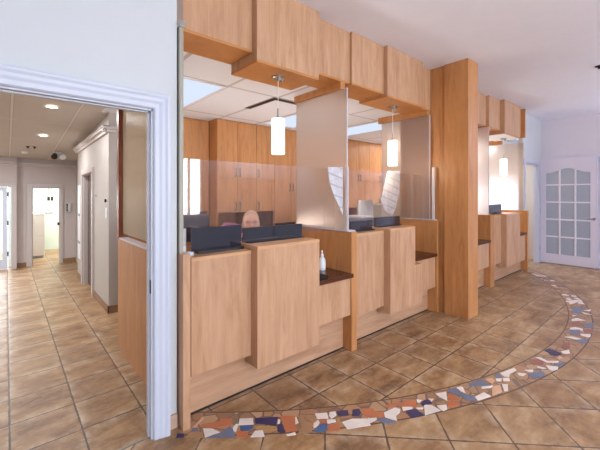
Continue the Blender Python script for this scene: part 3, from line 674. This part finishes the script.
# ------------------------------------------------------------------ pendants
shade_m = emit('glowing_opal_glass', (255, 238, 214), 4.0)
def pendant(x, y, zc, label):
    t = thing('pendant_lamp', label, 'hanging lamp', (x, y, 1.783), 'pendant lamps over the counters')
    build('canopy', M().lathe([(.0, zc), (.055, zc), (.055, zc-.012), (.04, zc-.02), (.0, zc-.022)], x, y, caps=False), chrome, t)
    k = M(); k.ball((x-.018, y-.03, zc-.03), .016); k.ball((x+.03, y-.012, zc-.028), .014)
    build('screw_knob', k, chrome, t)
    build('cable', M().tube([(x, y, zc-.018), (x, y, 2.14)], .003, 8), white_plastic, t)
    build('socket', M().lathe([(0, 2.17), (.007, 2.168), (.009, 2.10), (.026, 2.09), (.026, 2.078), (0, 2.076)], x, y, 16, False), chrome, t)
    build('shade', M().lathe([(.0, 2.08), (.050, 2.08), (.055, 2.075), (.0555, 1.795), (.053, 1.785), (.0, 1.783)], x, y, 32, False), shade_m, t)
    return t
pendant(1.725, 2.28, 2.43, 'white cylinder lamp hanging at the station nearest the doorway')
pendant(3.46, 2.33, 2.478, 'white cylinder lamp hanging just left of the column')
pendant(6.78, 2.24, 2.449, 'farthest white cylinder lamp hanging over the far counter')

# ------------------------------------------------------------------ small things on the counters
t = thing('sanitizer_bottle', 'clear pump bottle of hand sanitizer on the dark ledge', 'bottle', (2.29, 2.33, .722))
bx, by = 2.292, 2.33
build('bottle_body', M().lathe([(0, .722), (.031, .723), (.033, .73), (.033, .80), (.030, .826), (.016, .842), (.013, .856), (0, .857)], bx, by, 24, False), plain('clear_gel', (226, 230, 234), .15, coat=.5), t)
build('bottle_label', M().lathe([(.0335, .745), (.0335, .80)], bx, by, 24, False), plain('label_paper', (238, 238, 244), .5), t)
pm = M().lathe([(0, .856), (.015, .857), (.015, .874), (.006, .876), (.006, .905), (0, .906)], bx, by, 16, False)
pm.tube([(bx, by, .905), (bx-.02, by-.015, .906), (bx-.032, by-.024, .898)], .006, 10)
build('pump', pm, white_plastic, t)

tag(build('card_holder', M().box(2.03, 2.12, 2.08, 2.19, .722, .742).box(2.05, 2.10, 2.10, 2.16, .742, .75), black_matte, bevel=.002), 'small flat black case lying on the dark ledge below the sanitizer', 'case')
t = tag(build('paper_pad', M().box(.87, .925, 2.255, 2.262, 1.045, 1.215), plain('white_paper', (232, 230, 234), .6), bevel=.001), 'white card standing at the left end of the near counter', 'card')
gm = M().ball((.895, 2.14, 1.06), .025, 1.2, .9, .6, fn=lambda d: 1+.18*math.sin(7*d.x+5*d.y))
t = tag(build('tissue', gm, plain('pale_blue_tissue', (190, 206, 228), .7)), 'crumpled pale blue tissue at the left end of the near counter', 'tissue')

t = thing('card_terminal', 'small dark grey display standing on the far counter', 'display', (6.28, 2.2, 1.10))
build('display_panel', M().box(6.03, 6.52, 2.19, 2.21, 1.125, 1.275), plain('dark_grey_mesh', (86, 88, 98), .35, var=.3), t, .004)
build('foot', M().box(6.10, 6.40, 2.14, 2.25, 1.12, 1.132).box(6.2, 6.3, 2.19, 2.21, 1.118, 1.15), black_matte, t, .002)

# desks inside the reception
for a, b, lab in ((.90, 2.39, 'maple desk inside the reception behind the near screens'), (2.485, 3.99, 'maple desk inside the reception behind the second station')):
    t = thing('work_desk', lab, 'desk', ((a+b)/2, 2.6, 0))
    build('desktop', M().box(a, b, 2.81, 3.0, .715, .745).box(a, min(b, a+1.02), 2.32, 2.81, .715, .745) if a < 2 else M().box(a, a+.9, 2.32, 2.81, .715, .745).box(a, b, 2.81, 3.0, .715, .745), wood_top, t, .002)
    for x in (a+.02, b-.05):
        build('desk_leg', M().box(x, x+.03, 2.9, 2.96, 0, .715), dark_metal, t)
        build('desk_leg', M().box(x if x < a+.5 else x-.62, (x if x < a+.5 else x-.62)+.03, 2.34, 2.40, 0, .715), dark_metal, t)

# dark monitor, office printer, white monitor, plant
def monitor(label, x0, x1, y, z0, z1, zb, shell, face):
    t = thing('computer_monitor', label, 'monitor', ((x0+x1)/2, y, zb))
    build('housing', M().box(x0, x1, y, y+.03, z0, z1), shell, t, .006)
    build('display', M().box(x0+.015, x1-.015, y+.03, y+.032, z0+.02, z1-.015), face, t)
    build('neck', M().box((x0+x1)/2-.025, (x0+x1)/2+.025, y+.005, y+.025, zb+.015, z0+.05), shell, t, .003)
    build('stand_base', M().box((x0+x1)/2-.1, (x0+x1)/2+.1, y-.06, y+.10, zb, zb+.015), shell, t, .004)
monitor('dark computer monitor behind the first black screen', 1.12, 1.40, 2.88, 1.03, 1.262, .745, plain('dark_plum_plastic', (60, 46, 56), .3), black_gloss)
monitor('white computer monitor just left of the second hanging lamp', 3.51, 3.79, 2.86, 1.04, 1.365, .745, white_plastic, black_gloss)
t = thing('desktop_printer', 'grey office printer on the desk behind the second station', 'printer', (3.22, 2.7, .745))
build('printer_body', M().box(3.08, 3.34, 2.50, 2.78, .745, 1.17), grey_plastic, t, .015)
build('paper_tray', M().box(3.12, 3.30, 2.47, 2.50, .85, .87), white_plastic, t, .003)
build('lid', M().box(3.085, 3.335, 2.505, 2.775, 1.17, 1.19), white_plastic, t, .005)
t = thing('potted_plant', 'small dark green potted plant blurred behind the frosted divider', 'plant', (2.78, 2.55, .745))
build('pot', M().lathe([(0, .745), (.05, .746), (.065, .86), (.06, .86), (.055, .84), (0, .84)], 2.78, 2.55, 20, False), white_plastic, t)
lf = M(); rl = random.Random(5)
for i in range(46):
    a = rl.uniform(0, 2*PI); b = rl.uniform(.2, 1.25); L = rl.uniform(.14, .30)
    d = Vector((math.cos(a)*math.cos(b), math.sin(a)*math.cos(b), math.sin(b))); s_ = Vector((-math.sin(a), math.cos(a), 0))*.022
    p0 = Vector((2.78, 2.55, .85)); p1 = p0+d*L*.6; p2 = p0+d*L+Vector((0, 0, -.03)); up = s_.cross(d).normalized()*.004
    lf.add([p0, p1+s_, p2, p1-s_, p1+up], [(0, 1, 4), (1, 2, 4), (2, 3, 4), (3, 0, 4), (0, 3, 2, 1)])
build('foliage', lf, plain('dark_leaf', (58, 74, 52), .5, var=.25), t)
t = thing('file_box', 'pale beige box seen through the frosted glass beside the column', 'box', (5.0, 3.3, 0))
build('cabinet_body', M().box(4.45, 5.15, 3.2, 3.7, 0, 1.28), plain('beige_laminate', (206, 198, 170), .5), t, .004)
build('cabinet_door', M().box(4.46, 5.14, 3.185, 3.2, .05, 1.26), plain('beige_door', (202, 194, 168), .5), t, .002)

# ------------------------------------------------------------------ wall of cabinets
door_bm = {}
handle_mesh = [None]
def cab_door(parent, x0, x1, y, z0, z1, hx=None, hz=None, tall=.12):
    q = build('cabinet_door', M().box(x0+.0025, x1-.0025, y-.018, y, z0+.004, z1-.004), wood_cab, parent, .001)
    if hx is not None:
        if handle_mesh[0] is None:
            h = build('handle', M().tube([(hx, y-.018, hz), (hx, y-.045, hz+.008), (hx, y-.045, hz+tall-.008), (hx, y-.018, hz+tall)], .008, 8), plain('handle_metal', (120, 104, 92), .35, .8), q)
            handle_mesh[0] = (h, hx, y, hz)
        else:
            h0, a, b, c = handle_mesh[0]
            h = h0.copy(); COL.objects.link(h); h.parent = q
            off = Vector((hx-a, y-b, hz-c)); pw = Vector(q['_w']); w0 = Vector(h0['_w'])
            h.location = w0+off-pw
def cab(label, x0, x1, y, rows, n, group='maple cabinets along the reception back wall', gap=None):
    t = thing('tall_cabinet', label, 'cabinet', ((x0+x1)/2, y, 0), group)
    yb = 4.995
    b = M()
    if gap:
        b.box(x0, x1, y, yb, 0, gap[0]).box(x0, x1, y, yb, gap[1], RC-.002).box(x0, x0+.02, y, yb, gap[0], gap[1]).box(x1-.02, x1, y, yb, gap[0], gap[1]).box(x0, x1, yb-.02, yb, gap[0], gap[1])
    else: b.box(x0, x1, y, yb, 0, RC-.002)
    build('carcass', b, wood_cab, t)
    w = (x1-x0)/n
    for z0, z1, hl in rows:
        for i in range(n):
            a = x0+i*w; right = (i % 2 == 0) if n > 1 else False
            hx = a+w-.035 if right else a+.035
            cab_door(t, a, a+w, y, z0, z1, hx if hl else None, (z0+.03 if hl == 'b' else z1-.16) if hl else None)
RW = [(1.68, 2.50, 'b'), (1.18, 1.68, 'b'), (.06, .9, None)]
cab('maple cabinet at the far left of the back wall, set deeper than the rest', 1.16, 2.235, 4.64, [(1.70, 2.50, None), (1.20, 1.70, None)], 2, gap=(.92, 1.20))
cab('maple cabinet behind the receptionist with two pairs of handles', 2.245, 2.90, 4.40, RW, 2, gap=(.92, 1.18))
cab('narrow maple cabinet with a single column of doors left of the first hanging lamp', 2.90, 3.25, 4.40, RW, 1, gap=(.92, 1.18))
cab('maple cabinet seen directly below the first hanging lamp', 3.25, 3.92, 4.40, [(1.47, 2.50, 'b'), (.98, 1.47, None), (.06, .9, None)], 2, gap=(.92, .98))
cab('maple cabinet hidden mostly behind the first frosted divider', 3.92, 4.98, 4.40, [(1.47, 2.50, 'b'), (1.18, 1.47, None), (.06, .9, None)], 2, gap=(.92, 1.18))
cab('maple cabinet just right of the first frosted divider', 4.98, 5.69, 4.40, RW, 2, gap=(.92, 1.18))
cab('maple cabinet just left of the second hanging lamp', 5.69, 6.4, 4.40, RW, 2, gap=(.92, 1.18))

# ------------------------------------------------------------------ ceiling fittings
panel_m = emit('fluorescent_diffuser', (222, 234, 255), .95)
def troffer(x0, y0, x1, y1, z, label):
    t = thing('ceiling_light', label, 'ceiling light', ((x0+x1)/2, (y0+y1)/2, z-.012), 'fluorescent ceiling panels in the reception')
    f = M().box(x0+.012, x1-.012, y0+.012, y0+.035, z-.012, z).box(x0+.012, x1-.012, y1-.035, y1-.012, z-.012, z)
    f.box(x0+.012, x0+.035, y0+.035, y1-.035, z-.012, z).box(x1-.035, x1-.012, y0+.035, y1-.035, z-.012, z)
    build('frame', f, white_plastic, t)
    build('diffuser', M().box(x0+.035, x1-.035, y0+.035, y1-.035, z-.008, z), panel_m, t)
troffer(1.06, 3.02, 1.67, 4.22, RC, 'fluorescent ceiling panel nearest the left end of the near bulkhead')
troffer(2.89, 3.02, 3.50, 4.22, RC, 'fluorescent ceiling panel seen behind the first hanging lamp')
troffer(4.11, 3.02, 4.72, 4.22, RC, 'fluorescent ceiling panel seen between the divider and second lamp')
troffer(8.0, 2.9, 8.6, 4.1, RC, 'fluorescent ceiling panel behind the backlit far glass divider')
troffer(5.94, 3.02, 6.55, 4.22, RC, 'fluorescent ceiling panel above the far counter room')
t = thing('air_vent', 'thin black L-shaped slot vent in the reception ceiling', 'vent', (2.3, 3.3, RC-.01))
build('slot', M().box(2.25, 2.30, 3.04, 3.62, RC-.010, RC).box(2.30, 2.75, 3.04, 3.09, RC-.010, RC), black_matte, t)
build('slot_rim', M().box(2.235, 2.25, 3.025, 3.635, RC-.006, RC).box(2.235, 2.76, 3.025, 3.04, RC-.006, RC), chrome, t)

lamp_m = emit('downlight_lamp', (255, 240, 215), 14)
def downlight(x, y, z, label, group):
    t = thing('recessed_downlight', label, 'downlight', (x, y, z-.008), group)
    build('trim_ring', M().lathe([(.075, z), (.08, z-.006), (.055, z-.008), (.05, z-.002)], x, y, 24, False), white_plastic, t)
    build('lamp', M().lathe([(0, z-.004), (.05, z-.004), (.05, z)], x, y, 20, False), lamp_m, t)
downlight(.387, 4.72, hz(4.72)-.002, 'nearest recessed downlight in the hall ceiling', 'hall downlights')
downlight(.410, 6.30, hz(6.30)-.004, 'second recessed downlight farther down the hall ceiling', 'hall downlights')
t = thing('ceiling_spotlight', 'small white double spotlight at the far end of the hall ceiling', 'spotlight', (.72, 7.7, HC-.3))
HS = hz(7.7)+.012
build('mount', M().box(.66, .78, 7.66, 7.74, HS-.03, HS), white_plastic, t, .004)
for dx in (-.05, .05):
    build('lamp_head', M().tube([(.72+dx, 7.70, HS-.03), (.72+dx, 7.66, HS-.075), (.72+dx*1.3, 7.58, HS-.11)], [.012, .045, .05], 14), white_plastic if dx > 0 else dark_metal, t)
HS = hz(7.3)
for x, y, lab in ((.27, 7.3, 'left sprinkler head on the far hall ceiling'), (.36, 7.3, 'right sprinkler head on the far hall ceiling')):
    tag(build('sprinkler_head', M().lathe([(0, HS), (.025, HS), (.025, HS-.012), (.008, HS-.018), (.012, HS-.035), (0, HS-.036)], x, y, 12, False), dark_metal), lab, 'sprinkler', 'hall sprinklers')
HS = hz(7.85)
tag(build('smoke_detector', M().lathe([(0, HS), (.05, HS), (.05, HS-.02), (.03, HS-.035), (0, HS-.036)], 0.25, 7.3+.55, 20, False), white_plastic), 'round white smoke detector on the far hall ceiling', 'smoke detector')

# ------------------------------------------------------------------ hall fittings
t = thing('light_switch', 'white wall plate on the hall wall near its corner, lower of two', 'switch', (.94, 4.75, 1.15))
build('switch_plate', M().box(.932, .94, 4.715, 4.785, 1.15, 1.28), white_plastic, t, .002)
build('rocker', M().box(.928, .932, 4.735, 4.765, 1.19, 1.24), white_plastic, t, .001)
t = thing('thermostat', 'small dark wall knob above the white plate near the hall corner', 'thermostat', (.94, 4.75, 1.34))
build('backplate', M().box(.934, .94, 4.725, 4.775, 1.335, 1.40), white_plastic, t, .002)
build('dial', M().tube([(.934, 4.75, 1.367), (.915, 4.75, 1.367)], .022, 16), black_matte, t)
t = thing('notice_panel', 'tall narrow white panel on the hall wall beyond the dark door', 'panel', (.94, 6.8, .36))
build('panel_frame', M().box(.925, .94, 6.66, 6.92, .36, 1.60), white_plastic, t, .003)
build('panel_strip', M().box(.920, .925, 6.67, 6.91, .62, .66).box(.920, .925, 6.67, 6.91, 1.08, 1.12), grey_plastic, t)
t = tag(build('room_sign', M().box(.934, .94, 5.38, 5.50, 1.42, 1.44), plain('sign_grey', (150, 140, 130), .5)), 'small flat grey name strip beside the hall door opening', 'sign')
t = thing('wall_phone', 'white wall-mounted intercom beside the treatment room door', 'intercom', (1.01, 8.7, 1.06))
build('phone_body', M().box(.925+.04, 1.03, 8.66, 8.70, 1.07, 1.25), white_plastic, t, .006)
t['_w'] = t['_w']
build('handset', M().tube([(.972, 8.65, 1.24), (.966, 8.63, 1.20), (.966, 8.63, 1.13), (.972, 8.65, 1.09)], [.016, .011, .011, .016], 10), dark_metal, t)

# treatment room
t = thing('white_cabinet', 'white cabinet in the bright treatment room at the end of the hall', 'cabinet', (.45, 10.2, 0))
build('cabinet_body', M().box(.14, .66, 9.7, 10.6, .05, .98), plain('cabinet_white', (226, 214, 210), .4), t, .004)
build('cabinet_top', M().box(.13, .67, 9.69, 10.61, .98, 1.01), white_plastic, t, .003)
build('toe_kick', M().box(.14, .64, 9.72, 10.6, 0, .05), grey_plastic, t)
for z in (.10, .53): build('drawer', M().box(.16, .64, 9.685, 9.70, z, z+.41), plain('drawer_white', (222, 210, 208), .4), t, .002)
t = thing('dental_lamp', 'white dental lamp on two rods and a jointed arm in the bright room', 'dental lamp', (.86, 10.9, HC-.02))
for x in (.80, .87):
    build('ceiling_rod', M().tube([(x, 10.6, HC-.02), (x, 10.6, 1.36)], .012, 10), chrome, t)
    build('rod_clamp', M().box(x-.028, x+.028, 10.57, 10.63, 1.28, 1.38), black_matte, t, .004)
build('jointed_arm', M().tube([(.87, 10.6, 1.30), (.86, 10.58, 1.13), (.98, 10.58, 1.11), (1.2, 10.6, 1.13)], .016, 10), white_plastic, t)
hd = M().ball((.80, 10.5, 1.02), .10, 1.1, .6, .8, fn=lambda d: 1-.15*max(0, d.z)); hd.ball((.74, 10.48, 1.14), .06, 1.3, .6, .7)
build('lamp_head', hd, plain('lamp_shell', (214, 222, 228), .3), t)
tag(build('door_latch_box', M().box(.80, .838, 8.66, 8.68, .80, .86), black_matte), 'small black latch on the right jamb of the treatment room door', 'latch')

# glazed door at the far left of the hall
t = thing('glazed_door', 'white multi-pane glazed door at the left end of the hall', 'door', (-.35, 8.66, 0))
f = M().box(-.77, -.67, 8.64, 8.68, .01, 1.58).box(-.06, .01, 8.64, 8.68, .01, 1.58).box(-.67, -.06, 8.64, 8.68, .01, .2).box(-.67, -.06, 8.64, 8.68, 1.50, 1.58)
for x in (-.47, -.26): f.box(x-.01, x+.01, 8.645, 8.675, .2, 1.5)
for i in range(1, 5): f.box(-.67, -.06, 8.645, 8.675, .2+i*.26-.01, .2+i*.26+.01)
build('door_frame', f, plain('door_blue_white', (206, 212, 226), .4), t)
build('glass', M().box(-.67, -.06, 8.658, 8.662, .2, 1.5), plexi, t)
for z in (.25, .85, 1.40):
    build('hinge', M().box(.01, .03, 8.63, 8.66, z, z+.09), dark_metal, t)

# ------------------------------------------------------------------ french door standing open against the far wall
t = thing('french_door', 'white french door with fifteen obscured panes, standing open at the right', 'door', (8.62, 1.68, 0))
hx0, hx1 = 8.595, 8.635
ya, yb = 1.317, 2.035
f = M().box(hx0, hx1, yb, 2.14, .012, 2.19).box(hx0, hx1, 1.21, ya, .012, 2.19).box(hx0, hx1, ya, yb, .012, .207)
cur = lambda y: 1.882+.09*.5*(1+math.cos(PI*min(1, abs(y-1.676)/.33)))
N_ = 24
pts = [(ya+(yb-ya)*i/N_, cur(ya+(yb-ya)*i/N_)) for i in range(N_+1)]
for i in range(N_):
    (y0, z0), (y1, z1) = pts[i], pts[i+1]
    f.add([(x, y, z) for x in (hx0, hx1) for y, z in ((y0, z0), (y1, z1), (y1, 2.19), (y0, 2.19))],
          [(0, 1, 2, 3), (4, 7, 6, 5), (0, 4, 5, 1), (3, 2, 6, 7)])
build('door_frame', f, door_m, t)
g = M()
for y in (1.547, 1.803): g.box(hx0+.003, hx1-.003, y-.014, y+.014, .207, cur(y)+.01)
for z in (.568, .925, 1.282, 1.639): g.box(hx0+.005, hx1-.005, ya, yb, z-.013, z+.013)
build('muntins', g, plain('muntin_white', (230, 228, 236), .4), t)
tg = NT('obscured_glass')
nz = tg.noise(tg.coord((1, 60, 12)), 1.5, 3)
b = tg.bsdf(tg.mix(nz, lin((186, 196, 214)), lin((208, 216, 230))), .25, trans=.35, bump=nz, bdist=.003)
obs = tg.done(b)
build('glass', M().box(8.612, 8.618, ya, yb, .207, 1.98), obs, t)
hm = M().tube([(8.595, 1.262, .965), (8.545, 1.262, .965)], .011, 12)
hm.tube([(8.548, 1.262, .965), (8.545, 1.30, .968), (8.547, 1.38, .962)], [.011, .010, .007], 12)
hm.tube([(8.595, 1.262, .965), (8.588, 1.262, .965)], .028, 18)
build('lever_handle', hm, chrome, t)
for z in (.25, 1.05, 1.85): build('hinge', M().tube([(8.59, 2.148, z), (8.59, 2.148, z+.1)], .008, 8), dark_metal, t)

# ceiling sprinkler at the right of the lobby
tag(build('sprinkler_head', M().lathe([(0, CH), (.04, CH), (.04, CH-.01), (.012, CH-.018), (.016, CH-.035), (0, CH-.036)], 5.50, .76, 14, False), dark_metal), 'single sprinkler head on the white lobby ceiling', 'sprinkler')

# ------------------------------------------------------------------ receptionist, seated and leaning over the desk
skin = plain('skin', (222, 170, 150), .5, var=.03)
mauve = plain('mauve_knit', (150, 96, 124), .8, var=.08)
hair_m = plain('light_hair', (196, 164, 136), .6, var=.15)
def skinned(name, verts, edges, radii, mat, parent, root=0, sub=2):
    me = bpy.data.meshes.new(name); pw = parent['_w']
    me.from_pydata([(v[0]-pw[0], v[1]-pw[1], v[2]-pw[2]) for v in verts], edges, [])
    o = bpy.data.objects.new(name, me); COL.objects.link(o); o.parent = parent; o['_w'] = pw
    me.skin_vertices or bpy.context.view_layer.update()
    bm = bmesh.new(); bm.from_mesh(me); ly = bm.verts.layers.skin.verify(); bm.verts.ensure_lookup_table()
    for i, v in enumerate(bm.verts): v[ly].radius = radii[i] if isinstance(radii[i], tuple) else (radii[i],)*2; v[ly].use_root = (i == root)
    bm.to_mesh(me); bm.free()
    me.materials.append(mat)
    s = o.modifiers.new('skin', 'SKIN'); s.use_smooth_shade = True
    o.modifiers.new('sub', 'SUBSURF').levels = sub; o.modifiers['sub'].render_levels = sub
    return o
P = thing('person', 'person in a mauve top with light hair, seated leaning over the desk', 'person', (1.9, 3.35, .0))
hc = Vector((1.995, 3.12, 1.138))
V = [(1.88, 3.52, .54), (1.88, 3.47, .72), (1.88, 3.38, .90), (1.90, 3.30, 1.02), (1.95, 3.22, 1.065), (1.995, 3.15, 1.10),
     (1.80, 3.30, 1.09), (1.69, 3.16, .90), (1.76, 2.98, .80), (2.06, 3.27, 1.0), (2.15, 3.15, .86), (2.07, 2.97, .80),
     (1.79, 3.46, .53), (1.76, 3.10, .54), (1.76, 3.06, .12), (1.76, 2.98, .05), (1.98, 3.46, .53), (2.02, 3.10, .54), (2.02, 3.06, .12), (2.02, 2.98, .05)]
Ed = [(0, 1), (1, 2), (2, 3), (3, 4), (4, 5), (3, 6), (6, 7), (7, 8), (3, 9), (9, 10), (10, 11), (0, 12), (12, 13), (13, 14), (14, 15), (0, 16), (16, 17), (17, 18), (18, 19)]
Rd = [(.15, .12), (.14, .11), (.15, .11), (.13, .09), .055, .05, .062, .048, .036, .062, .048, .036, .09, .07, .045, .035, .09, .07, .045, .035]
skinned('body', V, Ed, Rd, mauve, P)
def turn(m, c, q):
    cq_, sq_ = math.cos(q), math.sin(q)
    m.v = [(c[0]+(x-c[0])*cq_-(y-c[1])*sq_, c[1]+(x-c[0])*sq_+(y-c[1])*cq_, z) for x, y, z in m.v]
    return m
def face(d):
    f = max(0, -d.y)
    w = 1+.13*math.exp(-(d.x**2/.012+(d.z+.10)**2/.03))*f                    # nose
    for s in (-1, 1): w -= .05*math.exp(-((d.x+s*.34)**2/.02+(d.z-.10)**2/.015))*f   # eye sockets
    w += .03*math.exp(-(d.x**2/.05+(d.z+.75)**2/.02))*f                      # chin
    return w-.10*max(0, -d.z)**2*abs(d.x)
HT = math.radians(-30)
build('head', turn(M().ball(hc, .100, .80, .95, 1.16, 36, 26, fn=face), hc, HT), skin, P)
fy = M(); fl_ = M(); fm = M(); fe = M()
for s in (-1, 1):
    c = hc+Vector((s*.032, -.080, .014)); fy.ball(c, .011, 1, .6, .7, 12, 8)
    ring = [(c.x+.024*math.cos(q), c.y-.014, c.z+.018*math.sin(q)) for q in [2*PI*i/16 for i in range(17)]]
    fl_.tube(ring, .002, 6, False)
    fl_.tube([(c.x+s*.024, c.y-.014, c.z), (c.x+s*.046, c.y+.06, c.z)], .002, 6)
    fe.ball(hc+Vector((s*.080, .004, -.004)), .022, .35, .8, 1.2, 12, 8)
fl_.tube([(hc.x-.008, hc.y-.096, hc.z+.015), (hc.x+.008, hc.y-.096, hc.z+.015)], .002, 6)
fm.tube([(hc.x-.022, hc.y-.080, hc.z-.054), (hc.x, hc.y-.089, hc.z-.057), (hc.x+.022, hc.y-.080, hc.z-.054)], [.002, .006, .002], 8)
build('eyes', turn(fy, hc, HT), black_matte, P); build('glasses', turn(fl_, hc, HT), plain('plum_frame', (96, 50, 70), .4), P)
build('mouth', turn(fm, hc, HT), plain('lip', (186, 96, 96), .5), P); build('ears', turn(fe, hc, HT), skin, P)
hm = M().ball(hc+Vector((0, .024, .022)), .108, .84, .92, 1.06, 32, 22, fn=lambda d: 1 if not (d.y < -.25 and d.z < .62) else .80)
hm.ball(hc+Vector((-.078, .018, -.03)), .036, .5, .9, 2.0, 14, 10); hm.ball(hc+Vector((.078, .018, -.03)), .036, .5, .9, 2.0, 14, 10)
build('hair', turn(hm, hc, HT), hair_m, P)
for s, (wx, wy, wz) in ((-1, (1.76, 2.98, .80)), (1, (2.07, 2.97, .80))):
    vs = [(wx, wy, wz), (wx, wy-.05, wz-.01), (wx, wy-.09, wz-.015)]; es = [(0, 1), (1, 2)]; rs = [.026, .032, .03]
    for k in range(4):
        b0 = (wx+(k-1.5)*.019, wy-.10, wz-.015); b1 = (b0[0], wy-.135, wz-.016); b2 = (b0[0], wy-.155-(.01 if k in (1, 2) else 0), wz-.035)
        i = len(vs); vs += [b0, b1, b2]; es += [(2, i), (i, i+1), (i+1, i+2)]; rs += [.010, .009, .008]
    i = len(vs); vs += [(wx-s*.035, wy-.06, wz-.015), (wx-s*.05, wy-.09, wz-.022)]; es += [(1, i), (i, i+1)]; rs += [.012, .010]
    skinned('hand', vs, es, rs, skin, P, 0, 1)
t = thing('office_chair', 'dark office chair under the person in the mauve top', 'chair', (1.88, 3.55, 0))
build('seat', M().box(1.64, 2.12, 3.28, 3.74, .40, .46), black_matte, t, .02)
build('backrest', M().box(1.68, 2.08, 3.72, 3.77, .55, .92), black_matte, t, .02)
build('column', M().tube([(1.88, 3.52, .08), (1.88, 3.52, .40)], .028, 14), chrome, t)
build('back_bar', M().tube([(1.88, 3.60, .40), (1.88, 3.76, .44), (1.88, 3.775, .60)], .018, 10), dark_metal, t)
bs = M()
for k in range(5):
    q = 2*PI*k/5+.3; bs.tube([(1.88, 3.52, .09), (1.88+.27*math.cos(q), 3.52+.27*math.sin(q), .06)], [.022, .014], 10)
    bs.ball((1.88+.27*math.cos(q), 3.52+.27*math.sin(q), .027), .027, n=12, m=8)
build('star_base', bs, dark_metal, t)

# ------------------------------------------------------------------ light
def area(name, loc, rot, sx, sy, power, col=(1, 1, 1)):
    l = bpy.data.lights.new(name, 'AREA'); l.shape = 'RECTANGLE'; l.size = sx; l.size_y = sy; l.energy = power; l.color = col
    o = bpy.data.objects.new(name, l); COL.objects.link(o); o.location = loc; o.rotation_euler = rot
    return o
cool = (.86, .91, 1.0); warm = (1.0, .80, .58); neutral = (.97, .96, 1.0)
for a, b in street: area('daylight_window', ((a+b)/2, -4.45, 1.7), (PI/2, 0, 0), b-a, 1.7, LW*(b-a), cool)
for a, b in ((-3.4, -1.4), (-.8, 1.2)): area('daylight_side_window', (-4.75, (a+b)/2, 1.7), (0, -PI/2, 0), 1.7, b-a, LS*(b-a), cool)
for x, y in ((1.5, -1.0), (5.0, -1.0)):
    area('lobby_ceiling_lamp', (x, y, CH-.02), (0, 0, 0), .6, .6, LL, (.9, .92, 1))
for x, y in ((.387, 4.72), (.410, 6.30)):
    area('hall_downlight_lamp', (x, y, hz(y)-.018), (0, 0, 0), .1, .1, 14, neutral)
area('hall_ceiling_lamp', (-1.4, 4.2, HC-.01), (0, 0, 0), .5, .5, LH, (.88, .94, 1))
area('hall_ceiling_lamp', (-1.2, 7.0, hz(7.25)-.02), (0, 0, 0), .5, .5, LH*1.4, (.9, .95, 1))
area('treatment_room_lamp', (1.1, 9.9, HC-.04), (0, 0, 0), .6, 1.2, LT*.5, (1, .98, .93))
area('side_room_daylight', (-.45, 10.6, 1.5), (math.radians(-78), 0, 0), 1.0, 1.2, LG, (.8, .9, 1))
area('side_room_lamp', (-1.0, 9.9, HC-.04), (0, 0, 0), .6, 1.2, LT, (.85, .92, 1))
for x, y in ((6.245, 3.62),):
    area('reception_tube_lamp', (x, y, RC-.015), (0, 0, 0), .5, 1.1, LR, (1, .9, .76))
area('reception_tube_lamp', (8.3, 3.5, RC-.015), (0, 0, 0), .5, 1.1, LF, (.78, .88, 1))
for x, y in ((1.725, 2.28), (3.46, 2.33), (6.78, 2.24)):
    l = bpy.data.lights.new('pendant_bulb', 'POINT'); l.energy = LP; l.color = (1, .78, .52); l.shadow_soft_size = .06
    o = bpy.data.objects.new('pendant_bulb', l); COL.objects.link(o); o.location = (x, y, 1.75)

# unseen floor uplighters, added behind the camera to brighten the lobby ceiling
for x, y, lab in ((1.2, -3.4, 'added metal floor uplighter by the street windows'), (5.6, -3.2, 'added metal floor uplighter by the blank street wall'), (7.7, -1.6, 'added metal floor uplighter by the far wall')):
    t = thing('added_uplighter', lab, 'floor lamp', (x, y, 0), 'added lobby floor uplighters')
    build('lamp_base', M().lathe([(0, 0), (.15, 0), (.15, .02), (.02, .035), (0, .035)], x, y, 24, False), dark_metal, t)
    build('pole', M().tube([(x, y, .03), (x, y, 1.76)], .014, 12), dark_metal, t)
    build('bowl', M().lathe([(.0, 1.75), (.06, 1.76), (.17, 1.84), (.165, 1.845), (.05, 1.775), (0, 1.77)], x, y, 28, False), chrome, t)
    area('added_uplighter_bulb', (x, y, 1.85), (PI, 0, 0), .25, .25, LU, (.74, .82, 1))
# unseen fill lights without fixtures, added to brighten the reception ceiling
for x, y in ((1.6, 3.4), (3.1, 3.4), (5.0, 3.6), (6.6, 3.1)):
    area('added_ceiling_fill', (x, y, 1.0), (PI, 0, 0), .4, .4, LD, (1, .93, .88))

wd = bpy.data.worlds.new('daylight'); bpy.context.scene.world = wd; wd.use_nodes = True
bg = wd.node_tree.nodes['Background']; bg.inputs[0].default_value = (.78, .86, 1, 1); bg.inputs[1].default_value = 1.2

# ------------------------------------------------------------------ camera
cd = bpy.data.cameras.new('camera'); cam = bpy.data.objects.new('camera', cd); COL.objects.link(cam)
cam.location = (0, 0, 1.45)
cd.sensor_width = 36; cd.sensor_fit = 'HORIZONTAL'; cd.lens = 340/600*36
cd.shift_y = -(225-194)/600
yaw = math.radians(49.2)   # angle of the counters' direction to the right of the optical axis
cam.rotation_euler = (PI/2, 0, yaw-PI/2)
cam.rotation_euler = (PI/2, 0, math.atan2(math.sin(yaw), math.cos(yaw))-PI/2)
cd.clip_start = .05
sc = bpy.context.scene
sc.camera = cam
sc.view_settings.view_transform = 'Standard'; sc.view_settings.look = 'None'; sc.view_settings.gamma = 1
sc.view_settings.exposure = EXPO
sc.cycles.max_bounces = 10; sc.cycles.transparent_max_bounces = 12
for o in bpy.data.objects:
    if '_w' in o: del o['_w']
